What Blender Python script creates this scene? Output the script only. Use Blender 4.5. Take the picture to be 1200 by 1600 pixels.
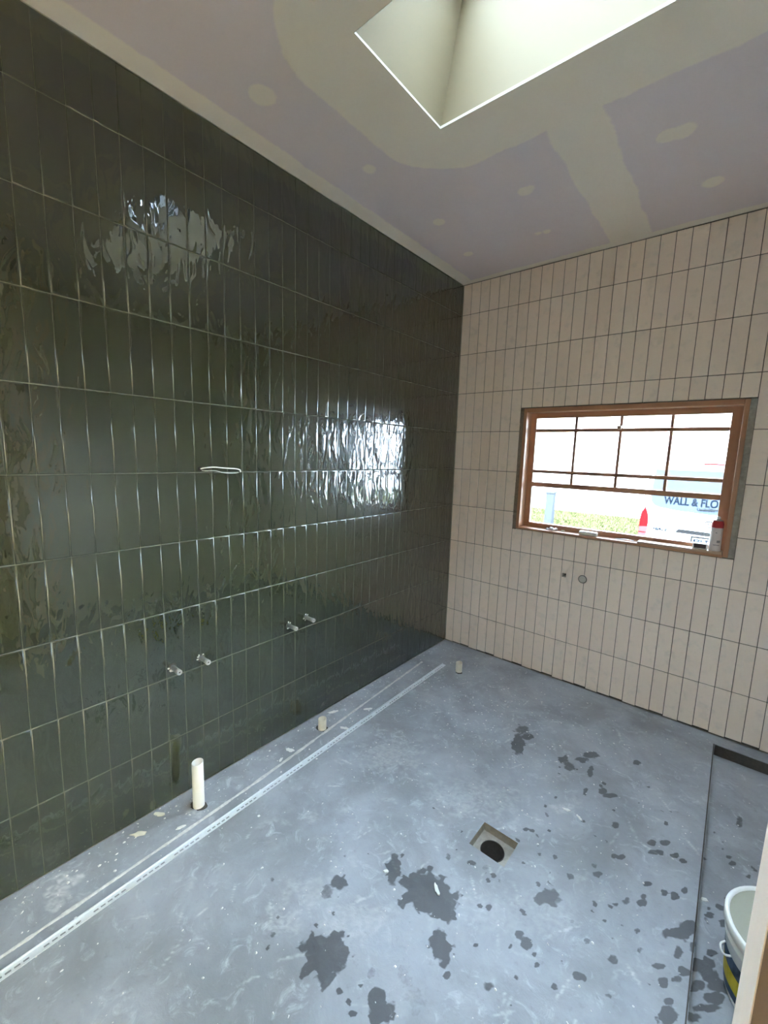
import bpy, bmesh, math, random
import numpy as np
from mathutils import Vector, Matrix

random.seed(7)
rng = np.random.default_rng(11)
scene = bpy.context.scene
COL = scene.collection
for o in list(bpy.data.objects):
    bpy.data.objects.remove(o)

# ------------------------------------------------------------------ camera
CAM = Vector((1.8275, -3.0547, 1.6044))
RIGHT = Vector((0.76694, 0.64095, 0.03126))
UP = Vector((-0.11412, 0.08829, 0.98954))
FWD = Vector((-0.63149, 0.76248, -0.14086))
cd = bpy.data.cameras.new('camera')
cam = bpy.data.objects.new('camera', cd)
COL.objects.link(cam)
m = Matrix.Identity(4)
for r in range(3):
    m[r][0], m[r][1], m[r][2], m[r][3] = RIGHT[r], UP[r], -FWD[r], CAM[r]
cam.matrix_world = m
cd.sensor_fit = 'HORIZONTAL'
cd.sensor_width = 36.0
cd.lens = 19.765
cd.shift_x = -0.0045
cd.shift_y = 0.0018
cd.clip_start = 0.02
scene.camera = cam

# ------------------------------------------------------------------ sky and exposure
world = bpy.data.worlds.new('World')
scene.world = world
world.use_nodes = True
bg = world.node_tree.nodes['Background']
bg.inputs['Color'].default_value = (0.70, 0.87, 1.10, 1)      # even bright overcast sky
bg.inputs['Strength'].default_value = 1.0
scene.view_settings.view_transform = 'Standard'
scene.view_settings.look = 'None'
scene.view_settings.gamma = 1.0
scene.view_settings.use_curve_mapping = False
scene.view_settings.exposure = 6.05
scene.cycles.max_bounces = 14
scene.cycles.diffuse_bounces = 8
scene.cycles.glossy_bounces = 5
scene.cycles.transparent_max_bounces = 12

# ------------------------------------------------------------------ sizes (metres)
H = 2.9235          # ceiling
ROW = 0.30          # tile row pitch
PW = 0.07742        # tile column pitch
XR = 2.90           # right wall
YF = -4.30          # wall behind the camera
WX0, WX1, WZ0, WZ1 = 0.548, 1.853, 1.07, 1.964     # window opening in the tiles
SKY = (0.725, 1.95, -1.967, -1.462)                # skylight opening x0 x1 y0 y1
STEP = 1.89         # edge of the set-down shower floor
REC = -0.065
ROWS = [H, 2.6955, 2.3955, 2.0955, 1.7955, 1.4955, 1.1955, 0.8955, 0.5955, 0.2955, 0.0]

# ------------------------------------------------------------------ helpers
def tag(o, label=None, cat=None, group=None, kind=None):
    if label: o['label'] = label
    if cat: o['category'] = cat
    if group: o['group'] = group
    if kind: o['kind'] = kind
    return o

def empty(name, loc=(0, 0, 0)):
    o = bpy.data.objects.new(name, None)
    o.location = loc
    o.empty_display_size = 0.05
    COL.objects.link(o)
    return o

def obj_from_mesh(name, me, mat=None, parent=None, loc=(0, 0, 0)):
    o = bpy.data.objects.new(name, me)
    if mat is not None and not me.materials:
        me.materials.append(mat)
    COL.objects.link(o)
    o.location = loc
    if parent is not None:
        o.parent = parent
    return o

def from_bm(name, bm, mat, parent=None, loc=(0, 0, 0), smooth=False, recalc=True):
    if recalc:
        bmesh.ops.recalc_face_normals(bm, faces=bm.faces)
    me = bpy.data.meshes.new(name)
    bm.to_mesh(me)
    bm.free()
    if smooth:
        me.polygons.foreach_set('use_smooth', [True] * len(me.polygons))
    return obj_from_mesh(name, me, mat, parent, loc)

def from_data(name, verts, faces, mat, parent=None, loc=(0, 0, 0), smooth=False):
    me = bpy.data.meshes.new(name)
    me.from_pydata([tuple(v) for v in verts], [], [tuple(f) for f in faces])
    me.update()
    if smooth:
        me.polygons.foreach_set('use_smooth', [True] * len(me.polygons))
    return obj_from_mesh(name, me, mat, parent, loc)

def add_box(bm, x0, x1, y0, y1, z0, z1, bevel=0.0, seg=2):
    vs = [bm.verts.new((x, y, z)) for x in (x0, x1) for y in (y0, y1) for z in (z0, z1)]
    fs = []
    for f in ((0, 1, 3, 2), (4, 6, 7, 5), (0, 4, 5, 1), (2, 3, 7, 6), (0, 2, 6, 4), (1, 5, 7, 3)):
        fs.append(bm.faces.new([vs[i] for i in f]))
    if bevel > 0:
        es = list({e for f in fs for e in f.edges})
        bmesh.ops.bevel(bm, geom=es, offset=bevel, segments=seg, profile=0.5, affect='EDGES')
    return vs

def box(name, x0, x1, y0, y1, z0, z1, mat, parent=None, bevel=0.0, seg=2, loc=(0, 0, 0)):
    bm = bmesh.new()
    add_box(bm, x0, x1, y0, y1, z0, z1, bevel, seg)
    return from_bm(name, bm, mat, parent, loc)

def plate(bm, axis, t0, t1, us, vs, holes):
    """solid plate across `axis` from t0 to t1, made of cells of the us x vs grid except the holes"""
    def P(t, u, v):
        return {0: (t, u, v), 1: (u, t, v), 2: (u, v, t)}[axis]
    us = sorted(set(round(u, 5) for u in us)); vs = sorted(set(round(v, 5) for v in vs))
    def hole(i, j):
        if i < 0 or j < 0 or i >= len(us) - 1 or j >= len(vs) - 1: return True
        cu, cv = (us[i] + us[i + 1]) / 2, (vs[j] + vs[j + 1]) / 2
        return any(h[0] < cu < h[1] and h[2] < cv < h[3] for h in holes)
    vd = {}
    def V(t, u, v):
        k = (t, u, v)
        if k not in vd: vd[k] = bm.verts.new(P(t, u, v))
        return vd[k]
    for i in range(len(us) - 1):
        for j in range(len(vs) - 1):
            if hole(i, j): continue
            a, b, c, d = us[i], us[i + 1], vs[j], vs[j + 1]
            for t in (t0, t1):
                bm.faces.new([V(t, a, c), V(t, b, c), V(t, b, d), V(t, a, d)])
            for (hi, hj, p, q) in ((i - 1, j, (a, c), (a, d)), (i + 1, j, (b, c), (b, d)), (i, j - 1, (a, c), (b, c)), (i, j + 1, (a, d), (b, d))):
                if hole(hi, hj):
                    bm.faces.new([V(t0, *p), V(t0, *q), V(t1, *q), V(t1, *p)])

def lathe(bm, prof, seg=32, cx=0, cy=0, caps=(True, True)):
    rings = []
    for r, z in prof:
        rings.append([bm.verts.new((cx + r * math.cos(2 * math.pi * k / seg), cy + r * math.sin(2 * math.pi * k / seg), z)) for k in range(seg)])
    for a, b in zip(rings[:-1], rings[1:]):
        for k in range(seg):
            bm.faces.new([a[k], a[(k + 1) % seg], b[(k + 1) % seg], b[k]])
    if caps[0]: bm.faces.new(rings[0][::-1])
    if caps[1]: bm.faces.new(rings[-1])
    return rings

def tube(bm, pts, rad, seg=8, caps=True, flat=1.0):
    pts = [Vector(p) for p in pts]
    rings = []
    prev = None
    for i, p in enumerate(pts):
        t = (pts[min(i + 1, len(pts) - 1)] - pts[max(i - 1, 0)]).normalized()
        ref = Vector((0, 0, 1)) if abs(t.z) < 0.9 else Vector((1, 0, 0))
        a = t.cross(ref).normalized() if prev is None else (prev - t * prev.dot(t)).normalized()
        prev = a
        b = t.cross(a).normalized()
        r = rad[i] if isinstance(rad, (list, tuple)) else rad
        rings.append([bm.verts.new(p + a * (r * math.cos(2 * math.pi * k / seg)) + b * (r * flat * math.sin(2 * math.pi * k / seg))) for k in range(seg)])
    for x, y in zip(rings[:-1], rings[1:]):
        for k in range(seg):
            bm.faces.new([x[k], x[(k + 1) % seg], y[(k + 1) % seg], y[k]])
    if caps:
        bm.faces.new(rings[0][::-1]); bm.faces.new(rings[-1])

def spline(pts, n=8):
    P = [Vector(p) for p in pts]
    out = []
    for i in range(len(P) - 1):
        p0, p1, p2, p3 = P[max(i - 1, 0)], P[i], P[i + 1], P[min(i + 2, len(P) - 1)]
        for k in range(n):
            t = k / n
            out.append(0.5 * ((2 * p1) + (p2 - p0) * t + (2 * p0 - 5 * p1 + 4 * p2 - p3) * t * t + (3 * p1 - p0 - 3 * p2 + p3) * t ** 3))
    out.append(P[-1])
    return out

def text(name, s, size, mat, parent, loc, rot, extrude=0.001, align='LEFT', width=1.0, shear=0.0, bold=0.0):
    cu = bpy.data.curves.new(name, 'FONT')
    cu.body = s; cu.size = size; cu.extrude = extrude; cu.align_x = align; cu.shear = shear; cu.offset = bold
    o = bpy.data.objects.new(name + '_curve', cu)
    COL.objects.link(o)
    dg = bpy.context.evaluated_depsgraph_get()
    me = bpy.data.meshes.new_from_object(o.evaluated_get(dg))
    bpy.data.objects.remove(o)
    me.name = name
    me.materials.clear()
    t = obj_from_mesh(name, me, mat, parent, loc)
    t.rotation_euler = rot
    t.scale = (width, 1, 1)
    return t

def vnoise(x, y, sc, seed=0):
    """smooth value noise in -1..1 on arrays"""
    g = np.random.default_rng(seed).uniform(-1, 1, (256, 256))
    u, v = x * sc + 1000.3, y * sc + 1000.7
    i, j = np.floor(u).astype(int), np.floor(v).astype(int)
    fu, fv = u - i, v - j
    fu = fu * fu * (3 - 2 * fu); fv = fv * fv * (3 - 2 * fv)
    i0, i1, j0, j1 = i % 256, (i + 1) % 256, j % 256, (j + 1) % 256
    return (g[i0, j0] * (1 - fu) + g[i1, j0] * fu) * (1 - fv) + (g[i0, j1] * (1 - fu) + g[i1, j1] * fu) * fv

# ------------------------------------------------------------------ materials
class N:
    def __init__(s, name):
        s.m = bpy.data.materials.new(name); s.m.use_nodes = True
        s.t = s.m.node_tree; s.b = s.t.nodes['Principled BSDF']; s.out = s.t.nodes['Material Output']
    def n(s, typ, **kw):
        x = s.t.nodes.new(typ)
        for k, v in kw.items():
            if k.startswith('i_'): x.inputs[k[2:].replace('_', ' ')].default_value = v
            else: setattr(x, k, v)
        return x
    def l(s, a, b): s.t.links.new(a, b)
    def math(s, op, a, b=None, clamp=False):
        x = s.n('ShaderNodeMath', operation=op, use_clamp=clamp)
        for i, v in enumerate((a, b)):
            if v is None: continue
            if isinstance(v, (int, float)): x.inputs[i].default_value = v
            else: s.l(v, x.inputs[i])
        return x.outputs[0]
    def mix(s, f, a, b):
        x = s.n('ShaderNodeMix', data_type='RGBA')
        for i, v in ((0, f), (6, a), (7, b)):
            if isinstance(v, (int, float)): x.inputs[i].default_value = v
            elif isinstance(v, tuple): x.inputs[i].default_value = (*v, 1)
            else: s.l(v, x.inputs[i])
        return x.outputs[2]
    def ramp(s, v, a, b):
        x = s.n('ShaderNodeMapRange', interpolation_type='SMOOTHSTEP')
        s.l(v, x.inputs[0]); x.inputs[1].default_value = a; x.inputs[2].default_value = b
        return x.outputs[0]
    def coords(s, kind='Object', scale=(1, 1, 1), rnd=False):
        tc = s.n('ShaderNodeTexCoord')
        mp = s.n('ShaderNodeMapping'); mp.inputs['Scale'].default_value = scale
        s.l(tc.outputs[kind], mp.inputs['Vector'])
        if rnd:
            oi = s.n('ShaderNodeObjectInfo')
            cb = s.n('ShaderNodeCombineXYZ')
            s.l(s.math('MULTIPLY', oi.outputs['Random'], 61.0), cb.inputs[0])
            s.l(s.math('MULTIPLY', oi.outputs['Random'], 147.0), cb.inputs[1])
            s.l(s.math('MULTIPLY', oi.outputs['Random'], 93.0), cb.inputs[2])
            s.l(cb.outputs[0], mp.inputs['Location'])
        return mp.outputs[0]
    def noise(s, vec, scale=5.0, detail=3.0, rough=0.5, dist=0.0):
        x = s.n('ShaderNodeTexNoise')
        x.inputs['Scale'].default_value = scale; x.inputs['Detail'].default_value = detail
        x.inputs['Roughness'].default_value = rough; x.inputs['Distortion'].default_value = dist
        s.l(vec, x.inputs['Vector'])
        return x.outputs['Fac']
    def bump(s, h, strength=0.3, dist=0.001, prev=None):
        x = s.n('ShaderNodeBump'); x.inputs['Strength'].default_value = strength; x.inputs['Distance'].default_value = dist
        s.l(h, x.inputs['Height'])
        if prev is not None: s.l(prev, x.inputs['Normal'])
        return x.outputs[0]
    def set(s, **kw):
        for k, v in kw.items():
            i = s.b.inputs[k.replace('_', ' ')]
            if isinstance(v, tuple): i.default_value = (*v, 1) if len(v) == 3 else v
            elif isinstance(v, (int, float)): i.default_value = v
            else: s.l(v, i)
        return s

def simple(name, col, rough=0.5, metal=0.0, var=0.0, scale=40.0, bump=0.0, spec=0.5):
    k = N(name)
    c = k.coords()
    f = k.noise(c, scale, 4.0)
    lo = tuple(max(0, x * (1 - var)) for x in col); hi = tuple(min(1, x * (1 + var)) for x in col)
    k.set(Base_Color=k.mix(f, lo, hi), Roughness=rough, Metallic=metal, Specular_IOR_Level=spec)
    if bump: k.set(Normal=k.bump(f, 0.5, bump))
    return k.m

def mat_green():
    k = N('green_glaze')
    c = k.coords('Object', (1, 17, 7), True)
    h1 = k.noise(c, 1.0, 1.5, 0.4, 1.1)
    c2 = k.coords('Object', (1, 60, 34), True)
    h2 = k.noise(c2, 1.0, 1.0, 0.4, 0.3)
    nb = k.bump(h1, 1.0, 0.0036)
    nb = k.bump(h2, 1.0, 0.0003, nb)
    c3 = k.coords('Object', (3, 9, 4), True)
    f = k.noise(c3, 1.0, 4.0, 0.6, 0.6)
    oi = k.n('ShaderNodeObjectInfo')
    base = k.mix(oi.outputs['Random'], (0.0185, 0.0245, 0.009), (0.027, 0.0335, 0.0135))
    base = k.mix(k.ramp(f, 0.55, 0.8), base, (0.038, 0.046, 0.023))
    k.set(Base_Color=base, Roughness=0.24, Specular_IOR_Level=0.4, Coat_Weight=1.0, Coat_Roughness=0.03, Coat_IOR=1.85, Normal=nb, Coat_Normal=nb)
    return k.m

def mat_white_tile():
    k = N('white_glaze')
    c = k.coords('Object', (26, 1, 10), True)
    h1 = k.noise(c, 1.0, 1.5, 0.45, 0.8)
    nb = k.bump(h1, 1.0, 0.0022)
    oi = k.n('ShaderNodeObjectInfo')
    c3 = k.coords('Object', (20, 20, 20), True)
    f = k.noise(c3, 1.0, 4.0)
    base = k.mix(oi.outputs['Random'], (0.80, 0.66, 0.55), (0.85, 0.71, 0.60))
    base = k.mix(k.ramp(f, 0.5, 0.8), base, (0.72, 0.615, 0.52))
    k.set(Base_Color=base, Roughness=0.38, Specular_IOR_Level=0.4, Normal=nb)
    return k.m

def mat_floor():
    k = N('concrete')
    wet = k.n('ShaderNodeAttribute', attribute_name='wet').outputs['Fac']
    pale = k.n('ShaderNodeAttribute', attribute_name='pale').outputs['Fac']
    c = k.coords()
    n1 = k.noise(c, 3.0, 6.0, 0.6, 0.4)
    n2 = k.noise(c, 38.0, 6.0, 0.65)
    n3 = k.noise(c, 14.0, 8.0, 0.7, 1.2)
    base = k.mix(k.ramp(n1, 0.3, 0.7), (0.235, 0.243, 0.25), (0.36, 0.375, 0.395))
    base = k.mix(k.math('MULTIPLY', k.ramp(n3, 0.53, 0.72), 0.55), base, (0.52, 0.545, 0.57))
    base = k.mix(k.math('MULTIPLY', k.ramp(n2, 0.55, 0.8), 0.35), base, (0.13, 0.127, 0.12))
    base = k.mix(pale, base, (0.62, 0.62, 0.60))
    # dried trowel lines
    wv = k.n('ShaderNodeTexVoronoi', feature='DISTANCE_TO_EDGE')
    wv.inputs['Scale'].default_value = 7.0
    k.l(c, wv.inputs['Vector'])
    base = k.mix(k.math('MULTIPLY', k.ramp(n3, 0.66, 0.72), 0.35), base, (0.60, 0.61, 0.62))
    w = k.math('ADD', wet, k.math('MULTIPLY', k.math('SUBTRACT', k.noise(c, 90.0, 3.0), 0.5), 0.22))
    w = k.ramp(w, 0.25, 0.62)
    base = k.mix(k.math('MULTIPLY', w, 0.8), base, (0.045, 0.044, 0.044))
    rough = k.math('SUBTRACT', k.math('ADD', 0.5, k.math('MULTIPLY', n2, 0.15)), k.math('MULTIPLY', w, 0.12))
    nb = k.bump(n2, 0.5, 0.0012)
    nb = k.bump(n3, 0.5, 0.002, nb)
    k.set(Base_Color=base, Roughness=rough, Normal=nb, Specular_IOR_Level=0.4)
    return k.m

def mat_ceiling():
    k = N('plasterboard_ceiling')
    comp = k.n('ShaderNodeAttribute', attribute_name='comp').outputs['Fac']
    c = k.coords()
    n1 = k.noise(c, 5.0, 5.0, 0.6)
    n2 = k.noise(c, 60.0, 3.0, 0.6)
    d = k.math('ADD', comp, k.math('MULTIPLY', k.math('SUBTRACT', n1, 0.5), 0.05))
    d = k.math('ADD', d, k.math('MULTIPLY', k.math('SUBTRACT', n2, 0.5), 0.012))
    f = k.ramp(d, -0.006, 0.010)
    board = k.mix(n1, (0.70, 0.62, 0.62), (0.74, 0.66, 0.66))
    cmp_ = k.mix(n1, (0.80, 0.735, 0.63), (0.84, 0.775, 0.67))
    nb = k.bump(n2, 0.3, 0.0006)
    nb = k.bump(f, 0.6, 0.0012, nb)
    k.set(Base_Color=k.mix(f, board, cmp_), Roughness=0.85, Normal=nb, Specular_IOR_Level=0.2)
    return k.m

def mat_wood(name, c1, c2, axis=0, rough=0.5):
    k = N(name)
    sc = [30, 30, 30]; sc[axis] = 2.0
    c = k.coords('Object', tuple(sc))
    f = k.noise(c, 1.0, 5.0, 0.6, 0.8)
    g = k.noise(c, 4.0, 3.0, 0.5)
    base = k.mix(f, c1, c2)
    k.set(Base_Color=base, Roughness=rough, Normal=k.bump(g, 0.4, 0.0006))
    return k.m

def mat_glass(name='window_glass', tint=(0.93, 0.95, 0.94)):
    k = N(name)
    gl = k.n('ShaderNodeBsdfGlossy'); gl.inputs['Roughness'].default_value = 0.0
    tr = k.n('ShaderNodeBsdfTransparent'); tr.inputs['Color'].default_value = (*tint, 1)
    lw = k.n('ShaderNodeFresnel'); lw.inputs['IOR'].default_value = 1.5
    # faint dust on the pane
    df = k.n('ShaderNodeBsdfDiffuse'); df.inputs['Color'].default_value = (0.8, 0.8, 0.78, 1)
    nz = k.noise(k.coords(), 9.0, 5.0, 0.6)
    m0 = k.n('ShaderNodeMixShader'); k.l(k.math('MULTIPLY', k.ramp(nz, 0.55, 0.9), 0.0015), m0.inputs[0])
    k.l(tr.outputs[0], m0.inputs[1]); k.l(df.outputs[0], m0.inputs[2])
    mx = k.n('ShaderNodeMixShader')
    k.l(lw.outputs[0], mx.inputs[0]); k.l(m0.outputs[0], mx.inputs[1]); k.l(gl.outputs[0], mx.inputs[2])
    k.l(mx.outputs[0], k.out.inputs['Surface'])
    return k.m

def mat_grass(name, a, b):
    k = N(name)
    c = k.coords()
    f = k.noise(c, 1.2, 6.0, 0.65); g = k.noise(c, 30.0, 4.0, 0.7)
    k.set(Base_Color=k.mix(k.math('MULTIPLY', k.math('ADD', f, g), 0.5), a, b), Roughness=1.0, Specular_IOR_Level=0.0, Normal=k.bump(g, 0.8, 0.02))
    return k.m

M = dict(
    green=mat_green(), white=mat_white_tile(), floor=mat_floor(), ceiling=mat_ceiling(), glass=mat_glass(), glass_tint=mat_glass('skylight_glass', (0.93, 0.95, 0.95)), glass_fill_amber=mat_glass('amber_fill_glass', (0.93, 0.82, 0.62)),  # amber panes warm the daylight from the added fill door
    grout_light=simple('pale_grout', (0.13, 0.125, 0.10), 0.8, var=0.8, scale=7.0),
    grout_dark=simple('grey_grout', (0.085, 0.07, 0.055), 0.9, var=0.4, scale=8.0),
    board=simple('bare_plasterboard', (0.66, 0.63, 0.56), 0.9, var=0.06, scale=4.0),
    plaster=simple('white_plaster', (0.80, 0.76, 0.66), 0.8, var=0.04, scale=3.0),
    mortar=simple('cement_render', (0.22, 0.17, 0.13), 0.95, var=0.4, scale=60.0, bump=0.004),
    cement=simple('grey_cement', (0.34, 0.31, 0.26), 0.95, var=0.35, scale=50.0, bump=0.004),
    cap=simple('pale_cement_cap', (0.45, 0.39, 0.32), 0.9, var=0.1, scale=60.0),
    bead=simple('corner_bead', (0.62, 0.60, 0.50), 0.7, var=0.03),
    brick=simple('outer_cladding', (0.40, 0.36, 0.32), 0.9, var=0.15, scale=10.0),
    timber=mat_wood('red_brown_timber', (0.34, 0.155, 0.08), (0.52, 0.27, 0.15), 0, 0.45),
    timber_v=mat_wood('red_brown_timber_upright', (0.34, 0.155, 0.08), (0.52, 0.27, 0.15), 2, 0.45),
    timber_edge=mat_wood('worn_timber_edge', (0.42, 0.27, 0.17), (0.58, 0.40, 0.27), 0, 0.55),
    pine=mat_wood('raw_pine', (0.90, 0.73, 0.57), (0.94, 0.79, 0.64), 2, 0.6),
    stud=mat_wood('brown_stud', (0.22, 0.15, 0.10), (0.32, 0.22, 0.155), 2, 0.7),
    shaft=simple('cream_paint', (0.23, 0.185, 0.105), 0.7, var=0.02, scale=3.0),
    pvc=simple('white_pvc', (0.78, 0.76, 0.70), 0.35, var=0.04, scale=30.0),
    pvc_dirty=simple('yellowed_pvc', (0.62, 0.57, 0.45), 0.45, var=0.15, scale=60.0),
    dark=simple('dark_hole', (0.015, 0.013, 0.011), 0.9),
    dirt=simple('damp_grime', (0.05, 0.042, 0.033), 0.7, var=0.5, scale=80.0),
    metal=simple('dull_metal', (0.34, 0.335, 0.32), 0.42, 0.6, var=0.15, scale=90.0),
    steel=simple('galvanised_steel', (0.72, 0.75, 0.77), 0.38, 0.35, var=0.05, scale=60.0),
    stub_cap=simple('grey_plastic_cap', (0.36, 0.36, 0.35), 0.45, var=0.06),
    cable=simple('white_cable', (0.80, 0.79, 0.74), 0.5, var=0.03),
    chip=simple('plaster_chip', (0.74, 0.73, 0.68), 0.8, var=0.12, scale=50.0),
    cream_chip=simple('cream_adhesive', (0.66, 0.62, 0.48), 0.85, var=0.12, scale=50.0),
    adhesive=simple('dried_adhesive', (0.58, 0.57, 0.53), 0.9, var=0.4, scale=55.0, bump=0.003),
    lid=simple('grey_lid', (0.34, 0.335, 0.26), 0.55, var=0.06, scale=20.0),
    bucket=simple('white_plastic', (0.80, 0.80, 0.77), 0.35, var=0.03),
    blue=simple('blue_print', (0.05, 0.09, 0.17), 0.45, var=0.15),
    yellow=simple('yellow_print', (0.58, 0.47, 0.02), 0.45, var=0.12),
    red=simple('red_print', (0.45, 0.03, 0.04), 0.4, var=0.1),
    can_body=simple('pale_can_print', (0.62, 0.56, 0.54), 0.4, var=0.06),
    grey_print=simple('grey_print', (0.22, 0.21, 0.22), 0.5),
    van=simple('white_car_paint', (0.74, 0.76, 0.77), 0.25, var=0.02),
    van_glass=simple('sky_toned_glass', (0.040, 0.048, 0.060), 0.6, var=0.05, spec=0.03),  # reflected sky put into the diffuse blue grey, almost no gloss
    rubber=simple('black_rubber', (0.015, 0.015, 0.015), 0.9, spec=0.1),
    lamp_red=simple('red_lens', (0.22, 0.003, 0.004), 0.6, spec=0.02),
    lamp_white=simple('clear_lens', (0.10, 0.035, 0.035), 0.6, spec=0.02),
    letter=simple('slate_lettering', (0.004, 0.0065, 0.011), 0.9, spec=0.0),
    trim_grey=simple('grey_trim', (0.012, 0.0115, 0.0115), 0.9, spec=0.0),
    chrome=simple('chrome', (0.35, 0.36, 0.37), 0.25, 0.8),
    grass=mat_grass('lawn', (0.022, 0.025, 0.008), (0.060, 0.058, 0.026)),
    road=simple('pale_gravel', (0.50, 0.49, 0.46), 0.95, var=0.1, scale=5.0),
    yard=simple('warm_paving', (0.46, 0.38, 0.30), 0.9, var=0.15, scale=6.0),
    post=simple('weathered_grey_post', (0.040, 0.0415, 0.044), 0.9, var=0.2, scale=12.0, spec=0.0),
    purple=simple('dark_card', (0.05, 0.03, 0.04), 0.6),
)
WET = [(0.974,-2.278,0.0705,0.062,3.06,1),(0.978,-2.24,0.0492,0.0441,2.99,1),(1.123,-1.888,0.0873,0.072,-2.12,1),(1.176,-1.892,0.0609,0.0521,1.53,1),(1.06,-1.897,0.0485,0.0384,2.05,1),(0.966,-1.904,0.0616,0.03,2.24,0.9),(0.843,-2.082,0.0362,0.0263,-2.52,0.8),(0.833,-2.137,0.0281,0.023,2.66,0.5),(1.253,-2.0,0.0476,0.0387,1.79,0.9),(1.204,-2.255,0.0411,0.0372,-2.39,1),(1.458,-1.614,0.0446,0.0289,-2.03,0.7),(1.493,-1.601,0.0199,0.0107,-2.22,0.5),(1.205,-2.149,0.0321,0.0289,-2.15,0.35),(1.264,-2.17,0.0386,0.0325,-2.2,0.35),(1.083,-2.308,0.0108,0.0094,2.68,0.9),(1.119,-2.306,0.0089,0.0075,2.54,0.9),(1.144,-2.319,0.0093,0.0084,-2.71,0.9),(1.117,-2.258,0.0078,0.0062,-2.5,0.7),(0.648,-2.244,0.0108,0.0085,3.13,0.5),(0.801,-2.351,0.0137,0.0106,-2.92,0.5),(1.456,-1.808,0.0216,0.0151,-1.93,0.8),(1.43,-1.8,0.0146,0.0104,-1.91,0.8),(1.421,-1.853,0.0093,0.0067,-1.95,0.8),(1.489,-1.822,0.0082,0.0055,1.55,0.8),(1.509,-1.846,0.0114,0.0077,-1.98,0.8),(1.417,-1.996,0.0181,0.0108,-2.27,0.6),(1.3,-2.062,0.0119,0.0096,1.79,0.8),(1.122,-2.211,0.016,0.0147,-2.52,0.4),(1.037,-0.873,0.091,0.031,1.92,0.9),(1.001,-0.74,0.0561,0.039,1.45,0.55),(1.052,-0.771,0.0377,0.0254,-1.96,0.7),(1.271,-0.824,0.0415,0.0258,1.47,0.8),(1.311,-0.858,0.0455,0.0279,1.47,0.6),(1.373,-0.692,0.052,0.0216,-2.29,0.7),(1.346,-0.763,0.0339,0.018,-2.17,0.8),(1.406,-0.821,0.0461,0.0148,1.76,0.8),(1.483,-0.927,0.0295,0.0172,-1.99,0.8),(1.518,-0.932,0.0391,0.0149,-2.31,0.8),(1.422,-0.987,0.0315,0.0111,1.76,0.7),(1.58,-1.096,0.0264,0.0151,-1.8,0.6),(1.577,-0.586,0.0271,0.0148,-1.86,0.8),(1.718,-1.089,0.0217,0.0107,-2.14,0.8),(1.76,-1.052,0.0237,0.0123,-1.99,0.9),(1.733,-1.13,0.0318,0.0134,-2.25,0.7),(1.754,-1.116,0.021,0.011,-1.89,0.7),(1.801,-1.093,0.019,0.0095,-2.05,0.9),(1.825,-1.101,0.017,0.0086,-1.94,0.9),(1.637,-1.246,0.0173,0.0085,1.53,0.9),(1.607,-1.264,0.016,0.0093,-1.93,0.8),(1.578,-1.393,0.0251,0.0139,-2.12,0.7),(1.498,-1.474,0.0173,0.011,-1.95,0.8),(1.427,-1.435,0.0117,0.0074,-2.02,0.8),(1.786,-1.304,0.0181,0.0095,-1.96,0.9),(1.817,-1.295,0.0222,0.0106,1.39,0.9),(1.73,-1.402,0.0233,0.0128,-1.95,0.8),(1.729,-1.37,0.0161,0.0087,-1.83,0.7),(1.731,-1.304,0.0191,0.009,-2.19,0.8),(1.684,-1.436,0.0217,0.0118,-2.07,0.6),(1.655,-1.473,0.0136,0.0077,-2.03,0.6),(1.846,-1.239,0.0173,0.0085,-1.84,0.8),(1.873,-1.386,0.0413,0.0194,-2.13,0.9),(1.848,-1.432,0.0508,0.0152,-2.35,0.9),(1.812,-1.46,0.0232,0.0121,-1.9,0.7),(1.899,-1.447,0.0356,0.0175,-1.98,0.9),(1.849,-1.503,0.0253,0.0123,1.36,0.7),(1.925,-1.425,0.0459,0.0215,-2.1,0.9),(1.91,-1.511,0.0321,0.0155,-2.08,0.8),(1.953,-1.513,0.0348,0.012,-2.3,0.9),(1.973,-1.454,0.0527,0.0159,-2.33,0.9),(1.94,-1.449,0.0324,0.0127,-2.25,0.8),(1.846,-1.716,0.0311,0.0153,1.38,0.9),(1.825,-1.634,0.0212,0.011,-2.06,0.9),(1.842,-1.675,0.0173,0.0082,-2.17,0.9),(1.871,-1.551,0.0214,0.0103,-2.12,0.8),(1.859,-1.59,0.0167,0.0084,-2.07,0.6),(1.804,-1.591,0.0259,0.0083,-2.34,0.8),(1.69,-1.668,0.0216,0.0123,-2.04,0.6),(1.612,-1.79,0.0201,0.012,-2.08,0.7),(1.569,-1.868,0.0148,0.0088,-2.15,0.7),(1.94,-1.364,0.02,0.0085,-2.2,0.9),(1.928,-1.215,0.0201,0.0094,-2.09,0.9),(1.924,-1.185,0.012,0.0057,-2.05,0.8),(1.969,-1.219,0.0247,0.0116,-1.98,0.9),(2.012,-0.599,0.0484,0.0135,1.49,0.6),(1.979,-0.866,0.0166,0.0074,-2.11,0.8),(1.99,-0.894,0.0203,0.0092,-2.06,0.9),(1.937,-1.559,0.0453,0.0105,-2.38,0.8),(1.909,-1.614,0.0305,0.0134,-2.2,0.7),(2.042,-0.921,0.0138,0.0062,-2.01,0.8),(1.735,-1.52,0.0128,0.0069,-2.06,0.6),(1.612,-1.666,0.0145,0.0085,-2.07,0.5),(1.1,-1.725,0.0169,0.0125,1.9,0.5),(1.179,-1.684,0.0207,0.0105,-2.34,0.7),(1.235,-1.658,0.0176,0.0135,1.48,0.4),(1.556,-1.637,0.0151,0.0092,-2.05,0.4),(1.752,-1.58,0.014,0.0067,-2.2,0.5)]
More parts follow.
